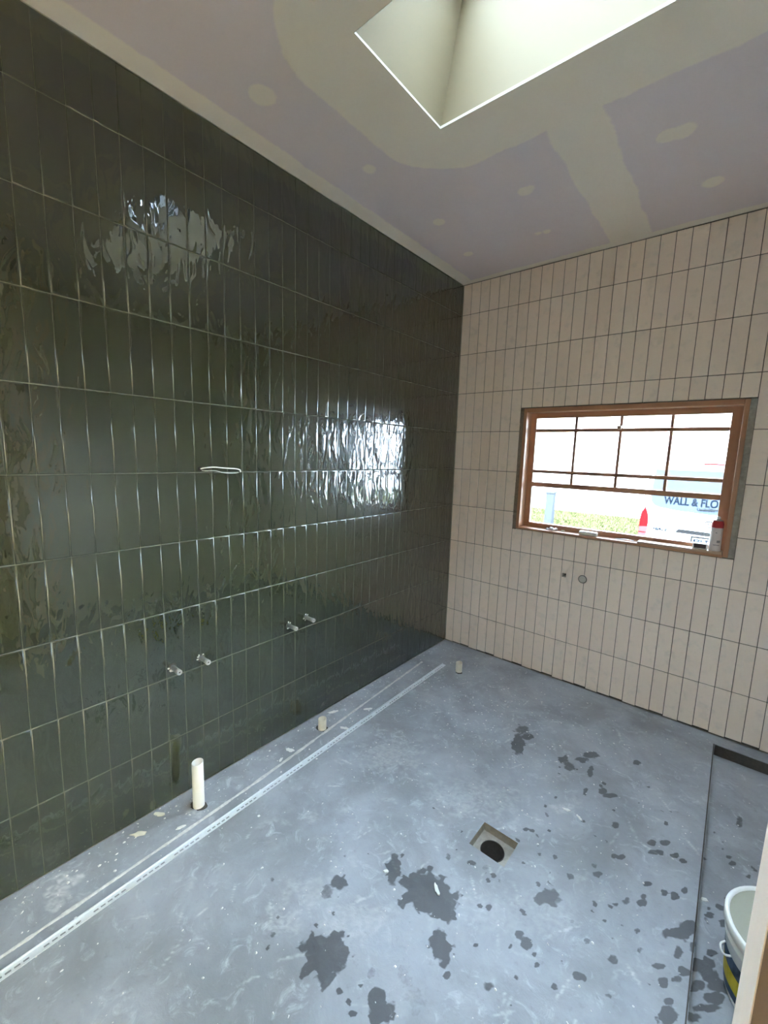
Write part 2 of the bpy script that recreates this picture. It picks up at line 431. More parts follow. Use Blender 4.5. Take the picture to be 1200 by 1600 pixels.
PALE = [(0.083,-2.743,0.0544,0.0223,-2.58,0.8),(0.112,-2.779,0.0448,0.0203,-2.66,0.8),(0.149,-2.796,0.0305,0.0148,-2.74,0.6),(0.161,-2.808,0.0234,0.0097,-2.6,0.6),(0.137,-2.289,0.0352,0.0194,-2.62,0.5),(1.372,-1.157,0.0614,0.0211,-2.35,0.5),(0.557,-1.432,0.1723,0.0969,-2.38,0.3),(0.775,-2.18,0.0945,0.046,-2.47,0.25),(1.061,-1.378,0.1849,0.0917,-2.33,0.3),(0.991,-2.133,0.1326,0.0603,-2.43,0.3),(0.927,-1.447,0.1247,0.076,-2.3,0.25),(0.793,-2.307,0.0665,0.0395,-2.55,0.35),(1.376,-1.739,0.1869,0.064,-2.38,0.2)]
# ------------------------------------------------------------------ floor
def field(blobs, X, Y, wob, seed):
    out = np.zeros_like(X)
    nx = vnoise(X, Y, 38, seed) * 0.6 + vnoise(X, Y, 95, seed + 1) * 0.4
    ny = vnoise(X, Y, 38, seed + 2) * 0.6 + vnoise(X, Y, 95, seed + 3) * 0.4
    for cx, cy, a, b, ang, w in blobs:
        s = min(a, b)
        dx, dy = X + nx * s * wob - cx, Y + ny * s * wob - cy
        u = (dx * math.cos(ang) + dy * math.sin(ang)) / a
        v = (-dx * math.sin(ang) + dy * math.cos(ang)) / b
        d = np.sqrt(u * u + v * v)
        out = np.maximum(out, np.clip((1.25 - d) / 0.5, 0, 1) * w)
    return out

DR = (1.133, 1.288, -1.612, -1.473)     # square drain pit
def grid(x0, x1, y0, y1, z, step, extra_x=(), extra_y=(), hole=None):
    xs = np.unique(np.round(np.concatenate([np.linspace(x0, x1, max(2, int((x1 - x0) / step) + 1)), extra_x]), 5))
    ys = np.unique(np.round(np.concatenate([np.linspace(y0, y1, max(2, int((y1 - y0) / step) + 1)), extra_y]), 5))
    X, Y = np.meshgrid(xs, ys, indexing='ij')
    V = np.stack([X.ravel(), Y.ravel(), np.full(X.size, z)], 1)
    i, j = np.meshgrid(np.arange(len(xs) - 1), np.arange(len(ys) - 1), indexing='ij')
    a = (i * len(ys) + j).ravel()
    F = np.stack([a, a + len(ys), a + len(ys) + 1, a + 1], 1)
    if hole:
        cx, cy = (xs[i] + xs[i + 1]).ravel() / 2, (ys[j] + ys[j + 1]).ravel() / 2
        F = F[~((cx > hole[0]) & (cx < hole[1]) & (cy > hole[2]) & (cy < hole[3]))]
    return V, F

parts = [grid(0.0, STEP, -3.0, 0.0, 0.0, 0.0065, DR[:2], DR[2:], DR),
         grid(0.0, STEP, YF, -3.0, 0.0, 0.1),
         grid(STEP, XR, -0.10, 0.0, 0.0, 0.02),
         grid(STEP, XR, YF, -2.34, 0.0, 0.1),
         grid(STEP, 2.35, -2.34, -0.10, REC, 0.008),
         grid(2.35, XR, -2.34, -0.10, REC, 0.1)]
VV, FF, off = [], [], 0
for V, F in parts:
    VV.append(V); FF.append(F + off); off += len(V)
VV = np.concatenate(VV); FF = np.concatenate(FF)
qv, qf = [], []
def quad(a, b, c, d):
    k = off + len(qv); qv.extend([a, b, c, d]); qf.append((k, k + 1, k + 2, k + 3))
quad((STEP, -0.10, 0), (XR, -0.10, 0), (XR, -0.10, REC), (STEP, -0.10, REC))
quad((STEP, -2.34, 0), (STEP, -0.10, 0), (STEP, -0.10, REC), (STEP, -2.34, REC))
quad((XR, -2.34, 0), (STEP, -2.34, 0), (STEP, -2.34, REC), (XR, -2.34, REC))
VV = np.concatenate([VV, np.array(qv)]); FF = np.concatenate([FF, np.array(qf)])
floor = from_data('floor', VV.tolist(), FF.tolist(), M['floor'])
tag(floor, 'bare grey concrete floor with dark wet splashes and plaster specks', kind='structure')
me = floor.data
X, Y = VV[:, 0], VV[:, 1]
rnd = []
for _ in range(70):       # small splashes thrown over the right half of the floor
    x, y = rng.uniform(1.25, 2.15), rng.uniform(-1.95, -0.7)
    r = rng.uniform(0.004, 0.010); rnd.append((x, y, r * rng.uniform(1, 1.7), r, rng.uniform(0, 3), rng.uniform(0.5, 0.95)))
for _ in range(25):
    x, y = rng.uniform(0.7, 1.5), rng.uniform(-2.4, -1.5)
    r = rng.uniform(0.003, 0.008); rnd.append((x, y, r * rng.uniform(1, 1.5), r, rng.uniform(0, 3), rng.uniform(0.4, 0.8)))
wet = field(WET + rnd, X, Y, 0.75, 3)
rp = []
for _ in range(140):      # pale trowel and boot scuffs
    x, y = rng.uniform(0.3, 1.85), rng.uniform(-2.7, -0.3)
    rp.append((x, y, rng.uniform(0.012, 0.06), rng.uniform(0.002, 0.005), rng.uniform(0, 3.1), rng.uniform(0.3, 0.8)))
for _ in range(40):
    x, y = rng.uniform(0.4, 1.6), rng.uniform(-2.5, -0.7)
    rp.append((x, y, rng.uniform(0.01, 0.05), rng.uniform(0.01, 0.03), rng.uniform(0, 3.1), rng.uniform(0.08, 0.3)))
pale = field(PALE + rp, X, Y, 1.2, 9)
pale *= np.clip(0.55 + 0.6 * vnoise(X, Y, 120, 21), 0, 1)
for nm, arr in (('wet', wet), ('pale', pale)):
    at = me.attributes.new(nm, 'FLOAT', 'POINT')
    at.data.foreach_set('value', arr.astype(np.float32))
# dark pit edge of the step: a thin saw cut beside the set-down
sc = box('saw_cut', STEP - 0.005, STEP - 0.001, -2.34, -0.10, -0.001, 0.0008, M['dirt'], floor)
box('riser_strip', STEP + 0.004, XR, -0.1035, -0.1005, REC + 0.001, -0.003, M['dirt'], floor)  # dark strip covering the riser of the set-down
# drain pit in the slab
dp = empty('floor_drain', ((DR[0] + DR[1]) / 2, (DR[2] + DR[3]) / 2, -0.05))
tag(dp, 'open square floor waste with round black hole in the concrete', 'drain')
def circle_plate(cx, cy, r, x0, x1, y0, y1, z, n=40):
    bm = bmesh.new()
    inner, outer = [], []
    for k in range(n):
        a = 2 * math.pi * k / n
        c, s = math.cos(a), math.sin(a)
        inner.append(bm.verts.new((cx + r * c, cy + r * s, z)))
        t = min(((x1 - cx) / c if c > 1e-6 else 1e9), ((x0 - cx) / c if c < -1e-6 else 1e9), ((y1 - cy) / s if s > 1e-6 else 1e9), ((y0 - cy) / s if s < -1e-6 else 1e9))
        outer.append(bm.verts.new((cx + t * c, cy + t * s, z)))
    for k in range(n):
        bm.faces.new([inner[k], outer[k], outer[(k + 1) % n], inner[(k + 1) % n]])
    return bm
ox, oy, oz = dp.location
HC = (1.208 - ox, -1.545 - oy)
hx, hy = (DR[1] - DR[0]) / 2, (DR[3] - DR[2]) / 2
from_bm('pit_bottom', circle_plate(HC[0], HC[1], 0.05, -hx - 0.004, hx + 0.004, -hy - 0.004, hy + 0.004, 0.012), M['cement'], dp)
bm = bmesh.new()
for (x0, x1, y0, y1) in ((-hx - .012, -hx, -hy - .012, hy + .012), (hx, hx + .012, -hy - .012, hy + .012), (-hx, hx, -hy - .012, -hy), (-hx, hx, hy, hy + .012)):
    add_box(bm, x0, x1, y0, y1, 0.0, 0.0495)
from_bm('pit_wall', bm, M['cement'], dp)
bm = bmesh.new()
lathe(bm, [(0.05, 0.013), (0.0485, 0.016), (0.046, 0.013), (0.046, -0.15)], 40, HC[0], HC[1], (False, True))
from_bm('drain_pipe', bm, M['dirt'], dp, smooth=True)

# ------------------------------------------------------------------ ceiling
V, F = grid(-0.0, XR, YF, 0.0, H, 0.015, SKY[:2], SKY[2:], SKY)
ceil = from_data('ceiling', V.tolist(), F[:, ::-1].tolist(), M['ceiling'])
tag(ceil, 'unpainted mauve plasterboard ceiling with pale joint compound bands and screw spots', kind='structure')
X, Y = V[:, 0], V[:, 1]
def rect_out(x0, x1, y0, y1, p=1.5):
    dx = np.maximum(np.maximum(x0 - X, X - x1), 0); dy = np.maximum(np.maximum(y0 - Y, Y - y1), 0)
    return (dx ** p + dy ** p) ** (1 / p)
sd = np.maximum(0.10 - X, 0.060 + Y)
sd = np.maximum(sd, 0.275 - rect_out(*SKY))
sd = np.maximum(sd, np.minimum(0.112 - np.abs(X - 1.165), Y + 1.4))
sd = np.maximum(sd, np.minimum(0.112 - np.abs(X - 1.165), -2.0 - Y))
sd = np.maximum(sd, np.maximum(X - (XR - 0.08), (YF + 0.08) - Y))
for (x, y, r, w) in ((.284, -2.007, .050, 1), (.327, -1.457, .036, 1), (.838, -.863, .040, 1), (.870, -.875, .024, .5), (.336, -.873, .036, 1), (.284, -.437, .032, 1), (.745, -.425, .026, .8), (.790, -.415, .030, 1),
                   (1.445, -.872, .042, 1), (1.495, -.862, .042, 1), (1.572, -.408, .042, 1), (.327, -2.55, .04, 1), (1.5, -2.5, .04, 1)):
    d = np.sqrt((X - x) ** 2 + (Y - y) ** 2)
    sd = np.maximum(sd, np.where(d < r * 1.6, (r - d), -1))
at = ceil.data.attributes.new('comp', 'FLOAT', 'POINT')
at.data.foreach_set('value', np.clip(sd, -0.2, 0.2).astype(np.float32))
# roof slab above, so daylight only enters by the openings
bm = bmesh.new()
plate(bm, 2, H + 0.02, H + 0.24, [-0.25, SKY[0] - 0.0, SKY[1], XR + 0.2], [YF - 0.2, SKY[2], SKY[3], 0.22], [SKY])
add_box(bm, -0.6, XR + 0.6, 0.22, 0.95, 2.62, 2.80)
roof = from_bm('roof_slab', bm, M['brick'])
tag(roof, 'roof build-up and eave above the ceiling', kind='structure')

# ------------------------------------------------------------------ skylight
sk = empty('window_2', (0, 0, H + 0.0015))
tag(sk, 'cream plastered skylight shaft opening in the ceiling', kind='structure')
x0, x1, y0, y1 = SKY
T = 0.42
tx0, tx1, ty0, ty1 = x0 + 0.085, x1 - 0.01, y0 + 0.005, y1 - 0.01
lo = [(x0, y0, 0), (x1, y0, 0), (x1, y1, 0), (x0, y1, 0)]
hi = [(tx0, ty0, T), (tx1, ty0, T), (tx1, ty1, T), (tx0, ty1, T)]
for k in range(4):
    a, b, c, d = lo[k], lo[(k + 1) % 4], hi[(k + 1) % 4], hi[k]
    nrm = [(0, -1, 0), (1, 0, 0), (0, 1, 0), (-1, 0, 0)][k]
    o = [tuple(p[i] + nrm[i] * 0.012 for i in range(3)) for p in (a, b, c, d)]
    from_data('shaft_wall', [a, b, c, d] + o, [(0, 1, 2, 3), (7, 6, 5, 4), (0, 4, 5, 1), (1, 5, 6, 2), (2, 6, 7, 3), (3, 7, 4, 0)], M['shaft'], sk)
bm = bmesh.new()   # plaster corner bead around the mouth of the shaft
for (a, b, c, d) in ((x0 - .0005, x0 + .0012, y0, y1), (x1 - .0012, x1 + .0005, y0, y1), (x0, x1, y0 - .0005, y0 + .0012), (x0, x1, y1 - .0012, y1 + .0005)):
    add_box(bm, a, b, c, d, -0.002, 0.008)
from_bm('edge_bead', bm, M['bead'], sk)
bm = bmesh.new()
plate(bm, 2, T, T + 0.05, [tx0 - 0.06, tx0 + 0.03, tx1 - 0.03, tx1 + 0.06], [ty0 - 0.06, ty0 + 0.03, ty1 - 0.03, ty1 + 0.06], [(tx0 + 0.03, tx1 - 0.03, ty0 + 0.03, ty1 - 0.03)])
from_bm('skylight_frame', bm, M['steel'], sk)
box('pane', tx0 + 0.025, tx1 - 0.025, ty0 + 0.025, ty1 - 0.025, T + 0.052, T + 0.058, M['glass_tint'], sk)

# ------------------------------------------------------------------ walls
def struct_plate(name, axis, t0, t1, us, vs, holes, mat, label):
    bm = bmesh.new(); plate(bm, axis, t0, t1, us, vs, holes)
    return tag(from_bm(name, bm, mat), label, kind='structure')
wl = struct_plate('wall_left', 0, -0.25, -0.010, [YF - 0.2, 0.22], [-0.4, H + 0.02], [], M['board'], 'left wall clad in tall glossy dark green tiles')
HS = (0.933, 0.960, 0.770, 0.800)      # square service hole
wb = struct_plate('wall_back', 1, 0.010, 0.22, [-0.01, WX0, WX1, HS[0], HS[1], XR + 0.2], [-0.4, WZ0, WZ1, HS[2], HS[3], H + 0.02],
                  [(WX0, WX1, WZ0, WZ1), HS], M['cement'], 'back wall clad in tall cream white tiles around a timber window')
box('cavity_back', HS[0], HS[1], 0.06, 0.07, HS[2], HS[3], M['dirt'], wb)
wr = struct_plate('wall_right', 0, XR, XR + 0.2, [YF - 0.2, -4.22, -3.58, 0.22], [-0.4, 0.0, 2.12, H + 0.02], [(-4.22, -3.58, 0.0, 2.12)], M['plaster'], 'smooth white plastered right wall of the shower recess')
ED = (-4.22, -3.58, 0.0, 2.12)          # unseen glazed door, added to let fill daylight into the room
wf = struct_plate('wall_front', 1, YF - 0.2, YF, [0.0, XR], [-0.4, H + 0.02], [], M['board'], 'bare plasterboard wall behind the camera')
gd = empty('fill_door', (XR + 0.08, ED[0], 0))
tag(gd, 'added unseen glazed door behind the camera, letting in fill daylight', kind='structure')
DW = ED[1] - ED[0]
bm = bmesh.new(); plate(bm, 0, 0.0, 0.045, [0, 0.06, DW / 2 - 0.03, DW / 2 + 0.03, DW - 0.06, DW], [0.0, 0.09, ED[3] - 0.07, ED[3]], [(0.06, DW / 2 - 0.03, 0.09, ED[3] - 0.07), (DW / 2 + 0.03, DW - 0.06, 0.09, ED[3] - 0.07)]); from_bm('door_frame', bm, M['timber_v'], gd)
for a, c in ((0.06, DW / 2 - 0.03), (DW / 2 + 0.03, DW - 0.06)):
    bm = bmesh.new(); add_box(bm, 0.020, 0.025, a, c, 0.09, ED[3] - 0.07); from_bm('pane', bm, M['glass_fill_amber'], gd)
yd = from_data('yard', [(XR + 0.2, YF - 6, -0.12), (XR + 14, YF - 6, -0.12), (XR + 14, 0.2, -0.12), (XR + 0.2, 0.2, -0.12)], [(0, 1, 2, 3)], M['yard'])
tag(yd, 'paved yard beside the house', kind='structure')
wn = struct_plate('wall_nib', 1, -2.462, -2.342, [1.955, XR], [REC, H], [], M['board'], 'short plasterboard wall nib beside the door jamb')
base = struct_plate('foundation', 2, -0.6, -0.41, [-0.25, XR + 0.2], [YF - 0.2, 0.22], [], M['brick'], 'footing below the house')

# tiles ------------------------------------------------------------
TMESH = {}
def tile_mesh(w, h, axis, mat, t=0.0085, hole=None):
    key = (round(w, 4), round(h, 4), axis, hole)
    if key in TMESH: return TMESH[key]
    gu, gv = (0.0017, 0.0030) if axis == 0 else (0.0030, 0.0034)
    hw, hh = (w - gu) / 2, (h - gv) / 2
    bm = bmesh.new()
    def P(u, v, n): return (n, u, v) if axis == 0 else (u, -n, v)
    rings = []
    for ins, n in ((0, -t), (0, -0.0012), (0.0006, -0.0004), (0.0018, 0.0), (0.0045, 0.0)):
        rings.append([bm.verts.new(P(su * (hw - ins), sv * (hh - ins), n)) for su, sv in ((-1, -1), (1, -1), (1, 1), (-1, 1))])
    for a, b in zip(rings[:-1], rings[1:]):
        for k in range(4):
            bm.faces.new([a[k], a[(k + 1) % 4], b[(k + 1) % 4], b[k]])
    if hole is None:
        bm.faces.new(rings[-1])
    else:
        h0, h1, h2, h3 = hole
        f = [bm.verts.new(P(u, v, 0)) for u, v in ((h0, h2), (h1, h2), (h1, h3), (h0, h3))]
        g = [bm.verts.new(P(u, v, -t)) for u, v in ((h0, h2), (h1, h2), (h1, h3), (h0, h3))]
        for k in range(4):
            bm.faces.new([rings[-1][k], rings[-1][(k + 1) % 4], f[(k + 1) % 4], f[k]])
            bm.faces.new([f[k], f[(k + 1) % 4], g[(k + 1) % 4], g[k]])
    bmesh.ops.recalc_face_normals(bm, faces=bm.faces)
    me = bpy.data.meshes.new('tile')
    bm.to_mesh(me); bm.free()
    me.polygons.foreach_set('use_smooth', [True] * len(me.polygons))
    me.materials.append(mat)
    # outward check for open shells
    TMESH[key] = me
    return me

def px(p):
    d = Vector(p) - CAM
    z = max(d.dot(FWD), 0.05)
    return 605.4 + 658.8 * d.dot(RIGHT) / z, 802.2 - 658.8 * d.dot(UP) / z

def seen_area(cs):
    q = [px(c) for c in cs]
    if all(u < 0 or u > 1200 or v < 0 or v > 1600 for u, v in q): return 0
    q = [(min(max(u, 0), 1200), min(max(v, 0), 1600)) for u, v in q]
    return abs(sum(q[i][0] * q[(i + 1) % 4][1] - q[(i + 1) % 4][0] * q[i][1] for i in range(4))) / 2

def lay(cells, axis, mat, parent, tilt, limit=300):
    ranked = sorted(cells, key=lambda c: -c[0])
    rest = bmesh.new(); nrest = 0
    for n, (area, u0, u1, v0, v1, hole) in enumerate(ranked):
        me = tile_mesh(u1 - u0, v1 - v0, axis, mat, hole=hole)
        c = ((u0 + u1) / 2, (v0 + v1) / 2)
        loc = (rng.uniform(-.0004, .0004), c[0], c[1]) if axis == 0 else (c[0], rng.uniform(-.0004, .0004), c[1])
        a, b = rng.normal(0, tilt), rng.normal(0, tilt * 0.4)
        rot = (0, b, a) if axis == 0 else (b, 0, a)
        if n < limit and area > 0:
            o = bpy.data.objects.new('tile', me); COL.objects.link(o)
            o.location = loc; o.rotation_euler = rot; o.parent = parent
        else:
            nrest += 1
            tmp = bmesh.new(); tmp.from_mesh(me)
            from mathutils import Euler
            tmp.transform(Matrix.Translation(loc) @ Euler(rot).to_matrix().to_4x4())
            mm = bpy.data.meshes.new('t'); tmp.to_mesh(mm); tmp.free()
            rest.from_mesh(mm); bpy.data.meshes.remove(mm)
    if nrest:
        o = from_bm('remaining_tiles', rest, mat, parent, smooth=True)
        o['kind'] = 'stuff'

cells = []
i = 0
y1 = -0.0035
while y1 > -3.4:
    y0 = -0.0056 - (i + 1) * PW + 0.0
    for k in range(10):
        z1, z0 = ROWS[k], ROWS[k + 1]
        if k == 0: z1 -= 0.004
        if k == 9: z0 += 0.004
        cells.append((seen_area([(0, y0, z0), (0, y1, z0), (0, y1, z1), (0, y0, z1)]), y0, y1, z0, z1, None))
    y1 = y0; i += 1
lay(cells, 0, M['green'], wl, 0.0045)
gb = box('grout', -0.0105, -0.0022, -3.4, -0.002, 0.002, H - 0.002, M['grout_light'], wl)

cells = []
n = 0
xb = [0.002] + [-0.004 + PW * k for k in range(1, 38)]
for n in range(37):
    x0, x1 = xb[n], xb[n + 1]
    for k in range(10):
        z1, z0 = ROWS[k], ROWS[k + 1]
        if k == 0: z1 -= 0.004
        if k == 9: z0 += 0.006 + 0.004 * (n % 3)
        hole = None
        if 7 <= n < 24:
            if k in (4, 5): continue
            if k == 3: z0 = WZ1
            if k == 6: z1 = WZ0
        if k == 7 and n == 12:
            cx, cz = (x0 + x1) / 2, (z0 + z1) / 2
        cu, cv = (x0 + x1) / 2, (z0 + z1) / 2
        if x0 < HS[0] and HS[1] < x1 and z0 < HS[2] and HS[3] < z1:
            hole = (round(HS[0] - cu, 5), round(HS[1] - cu, 5), round(HS[2] - cv, 5), round(HS[3] - cv, 5))
        cells.append((seen_area([(x0, 0, z0), (x1, 0, z0), (x1, 0, z1), (x0, 0, z1)]), x0, x1, z0, z1, hole))
lay(cells, 1, M['white'], wb, 0.003)
bm = bmesh.new()
plate(bm, 1, 0.0028, 0.0105, [0.001, xb[7], xb[24], HS[0], HS[1], XR], [0.004, WZ0, WZ1, HS[2], HS[3], H - 0.002], [(xb[7], xb[24], WZ0, WZ1), HS])
from_bm('grout', bm, M['grout_dark'], wb)

# ------------------------------------------------------------------ window
win = empty('window_1', (0, 0, WZ0))
tag(win, 'red brown timber window with small panes above and one wide pane below', kind='structure')
JX0, JX1 = 0.566, 1.826        # outer faces of the timber frame
JT = 0.024
SZ = 1.088                     # top of the sill
def wbox(name, x0, x1, y0, y1, z0, z1, mat, parent=win, bevel=0.002):
    return box(name, x0, x1, y0, y1, z0 - WZ0, z1 - WZ0, mat, parent, bevel)
wbox('jamb', JX0, JX0 + JT, -0.006, 0.20, WZ0 + 0.004, WZ1 - 0.006, M['timber_v'])
wbox('jamb', JX1 - JT, JX1, 0.004, 0.20, WZ0 + 0.004, WZ1 - 0.006, M['timber_v'])
wbox('head', JX0 + JT, JX1 - JT, -0.004, 0.20, WZ1 - 0.034, WZ1 - 0.006, M['timber'])
wbox('sill', JX0 + JT, JX1 - JT, -0.008, 0.20, WZ0 + 0.002, SZ, M['timber'])
# rough mortar filling between frame and tiles
bm = bmesh.new()
def ragged(x0, x1, z0, z1, yb, ya):
    n = max(2, int(max(x1 - x0, z1 - z0) / 0.02))
    vert = (z1 - z0) > (x1 - x0)
    prev = None
    for k in range(n + 1):
        t = k / n
        j = random.uniform(-0.003, 0.004); d = random.uniform(0, 0.006)
        if vert:
            z = z0 + (z1 - z0) * t
            r = [bm.verts.new(p) for p in ((x0 + j * 0.6, ya + d, z - WZ0), (x1, ya + d, z - WZ0), (x1, yb, z - WZ0), (x0, yb, z - WZ0))]
        else:
            x = x0 + (x1 - x0) * t
            r = [bm.verts.new(p) for p in ((x, ya + d, z0 - WZ0), (x, ya + d, z1 + j * 0.6 - WZ0), (x, yb, z1 - WZ0), (x, yb, z0 - WZ0))]
        if prev:
            for q in range(4): bm.faces.new([prev[q], prev[(q + 1) % 4], r[(q + 1) % 4], r[q]])
        prev = r
ragged(WX0 - 0.010, JX0 + 0.001, WZ0 - 0.004, WZ1, 0.15, -0.002)
from_bm('mortar_fill', bm, M['mortar'], win)
bm = bmesh.new()
ragged(JX1 - 0.001, WX1 + 0.001, WZ0 + 0.002, WZ1 - 0.002, 0.15, 0.012)
from_bm('mortar_fill', bm, M['cement'], win)
bm = bmesh.new()
ragged(JX0, JX1, WZ1 - 0.007, WZ1 + 0.001, 0.15, 0.003)
from_bm('mortar_fill', bm, M['mortar'], win)
# sashes
YS0, YS1 = 0.086, 0.122
GX0, GX1, GZ0, GZ1 = 0.630, 1.752, 1.122, 1.893
sash = wbox('sash_stile', JX0 + JT, GX0, YS0, YS1, SZ, WZ1 - 0.034, M['timber_v'])
wbox('sash_stile', GX1, JX1 - JT, YS0, YS1, SZ, WZ1 - 0.034, M['timber_v'])
wbox('top_rail', GX0, GX1, YS0, YS1, GZ1, WZ1 - 0.034, M['timber'])
wbox('bottom_rail', GX0, GX1, YS0, YS1, SZ, GZ0, M['timber'])
wbox('meeting_rail', GX0, GX1, YS0 - 0.006, YS1, 1.393, 1.427, M['timber'], bevel=0.003)
wbox('glazing_bar', GX0, GX1, YS0 + 0.003, YS1 - 0.006, 1.793, 1.817, M['timber'], bevel=0.004)
wbox('glazing_bar', GX0, GX1, YS0 + 0.003, YS1 - 0.006, 1.495, 1.519, M['timber'], bevel=0.004)
zs = [1.424, 1.498, 1.517, 1.795, 1.814, GZ1]
mx = [0.908, 1.190, 1.471]
for x in mx:
    for a, b in ((1.427, 1.495), (1.519, 1.793), (1.817, GZ1)):
        wbox('glazing_bar', x - 0.009, x + 0.009, YS0 + 0.005, YS1 - 0.008, a, b, M['timber_v'], bevel=0.003)
gx = [GX0] + mx + [GX1]
for k in range(4):
    for a, b in ((1.427, 1.495), (1.519, 1.793), (1.817, GZ1)):
        l = gx[k] + (0.009 if k else 0); r = gx[k + 1] - (0.009 if k < 3 else 0)
        box('pane', l, r, 0.103, 0.106, a - WZ0, b - WZ0, M['glass'], win)
box('pane', GX0, GX1, 0.103, 0.106, GZ0 - WZ0, 1.393 - WZ0, M['glass'], win)
bm = bmesh.new()   # brass catch on the bar
add_box(bm, 1.172, 1.196, YS0 - 0.022, YS0 + 0.004, 1.806 - WZ0, 1.832 - WZ0, 0.004)
from_bm('sash_catch', bm, M['timber_edge'], win)

# ------------------------------------------------------------------ things on the window sill
ob = box('timber_packer', 1.372, 1.798, -0.010, 0.074, SZ, SZ + 0.014, M['timber_edge'], None, 0.0025)
tag(ob, 'flat worn timber offcut lying on the right half of the window sill', 'offcut')
PZ = SZ + 0.014
can = empty('spray_can', (1.760, 0.034, PZ))
tag(can, 'red topped pale aerosol can standing at the right end of the window sill', 'can')
bm = bmesh.new(); lathe(bm, [(0.026, 0.0), (0.0285, 0.002), (0.029, 0.006), (0.0285, 0.008), (0.0285, 0.136)], 40, caps=(True, False)); from_bm('can_body', bm, M['can_body'], can, smooth=True)
bm = bmesh.new(); lathe(bm, [(0.0286, 0.136), (0.0286, 0.160), (0.0283, 0.163), (0.0235, 0.176)], 40, caps=(False, False)); from_bm('can_shoulder', bm, M['red'], can, smooth=True)
bm = bmesh.new(); lathe(bm, [(0.0238, 0.1755), (0.0242, 0.178), (0.021, 0.180), (0.012, 0.181), (0.010, 0.186), (0.004, 0.187)], 32, caps=(False, True)); from_bm('valve_cup', bm, M['metal'], can, smooth=True)
bm = bmesh.new(); lathe(bm, [(0.0075, 0.186), (0.0075, 0.198), (0.006, 0.201)], 20); add_box(bm, -0.003, 0.011, -0.003, 0.003, 0.190, 0.196); from_bm('nozzle', bm, M['bucket'], can)
def wrap(name, a0, a1, z0, z1, r, mat, parent, n=10, cx=0, cy=0, taper=0.0, t=0.0004):
    vs, fs = [], []
    for k in range(n + 1):
        a = a0 + (a1 - a0) * k / n
        for z in (z0, z1):
            rr = r + taper * z
            for e in (0, t):
                vs.append((cx + (rr + e) * math.cos(a), cy + (rr + e) * math.sin(a), z))
    for k in range(n):
        b = 4 * k
        fs += [(b + 1, b + 5, b + 7, b + 3), (b, b + 2, b + 6, b + 4), (b + 2, b + 3, b + 7, b + 6), (b, b + 4, b + 5, b + 1)]
    fs += [(0, 1, 3, 2), (4 * n, 4 * n + 2, 4 * n + 3, 4 * n + 1)]
    return from_data(name, vs, fs, mat, parent)
for z0, z1, a0, a1 in ((0.050, 0.064, -1.35, -0.75), (0.034, 0.038, -1.9, -0.8), (0.105, 0.110, -1.7, -1.45)):
    wrap('printed_mark', a0, a1, z0, z1, 0.0285, M['grey_print'], can)
pk = empty('card_packet', (1.692, 0.022, PZ))
tag(pk, 'small white packet with dark front panel beside the aerosol can', 'packet')
bm = bmesh.new(); add_box(bm, -0.036, 0.036, -0.010, 0.010, 0, 0.034, 0.001); from_bm('packet_body', bm, M['bucket'], pk)
bm = bmesh.new(); add_box(bm, -0.029, 0.029, -0.0108, -0.0095, 0.006, 0.029); from_bm('front_panel', bm, M['purple'], pk)
so = box('soap_block', -0.058, 0.058, -0.022, 0.022, 0, 0.027, M['bucket'], None, 0.009, 3, (1.070, 0.034, SZ))
tag(so, 'white rounded plastic block lying on the middle of the window sill', 'block')
def lumps(name, n, sx, sy, sz, loc, label, cat, seed, mat):
    rs = random.Random(seed); bm = bmesh.new()
    for _ in range(n):
        c = Vector((rs.uniform(-sx, sx), rs.uniform(-sy, sy), 0)); s = rs.uniform(0.35, 1.0) * sz
        b = bmesh.ops.create_icosphere(bm, subdivisions=1, radius=s)
        for v in b['verts']:
            v.co = Vector((v.co.x * rs.uniform(.8, 1.5), v.co.y * rs.uniform(.8, 1.2), v.co.z * rs.uniform(.8, 1.3) + s * 0.9)) + c
            v.co.z = max(v.co.z, 0)
    o = from_bm(name, bm, mat, None, loc)
    return tag(o, label, cat)
lumps('plastic_wrap', 9, 0.038, 0.014, 0.014, (0.818, 0.036, SZ), 'crumpled clear white plastic scrap at the left of the window sill', 'scrap', 2, M['steel'])
lumps('tile_clip', 3, 0.010, 0.006, 0.008, (0.902, 0.034, SZ), 'tiny pinkish clip on the sill between plastic scrap and white block', 'clip', 5, M['chip'])
bm = bmesh.new()
tube(bm, spline([(-0.060, 0.0, 0.004), (-0.02, 0.006, 0.005), (0.02, -0.004, 0.009), (0.048, 0.0, 0.005)]), [0.003] * 25, 8, flat=0.6)
tube(bm, spline([(-0.030, 0.010, 0.004), (0.0, 0.012, 0.008), (0.045, 0.012, 0.004)]), [0.0035] * 17, 8, flat=0.6)
tag(from_bm('spacer_strip', bm, M['steel'], None, (1.300, 0.030, SZ), smooth=True), 'bent metallic strip on the sill left of the timber offcut', 'strip')

# round capped pipe next to the square hole
cp = empty('capped_outlet', (1.071, 0.0, 0.783))
tag(cp, 'round capped outlet in the white tiles under the window', 'outlet')
def axis_y(bm): bmesh.ops.rotate(bm, verts=bm.verts, cent=(0, 0, 0), matrix=Matrix.Rotation(math.pi / 2, 3, 'X'))
bm = bmesh.new(); lathe(bm, [(0.0285, -0.004), (0.0285, 0.0012), (0.0235, 0.0016), (0.0235, -0.004)], 36, caps=(False, False)); axis_y(bm); from_bm('rim', bm, M['dirt'], cp, smooth=False)
bm = bmesh.new(); lathe(bm, [(0.0236, -0.004), (0.0236, 0.0022), (0.021, 0.003), (0.008, 0.0032)], 36, caps=(True, True)); axis_y(bm); from_bm('cap', bm, M['cap'], cp, smooth=False)

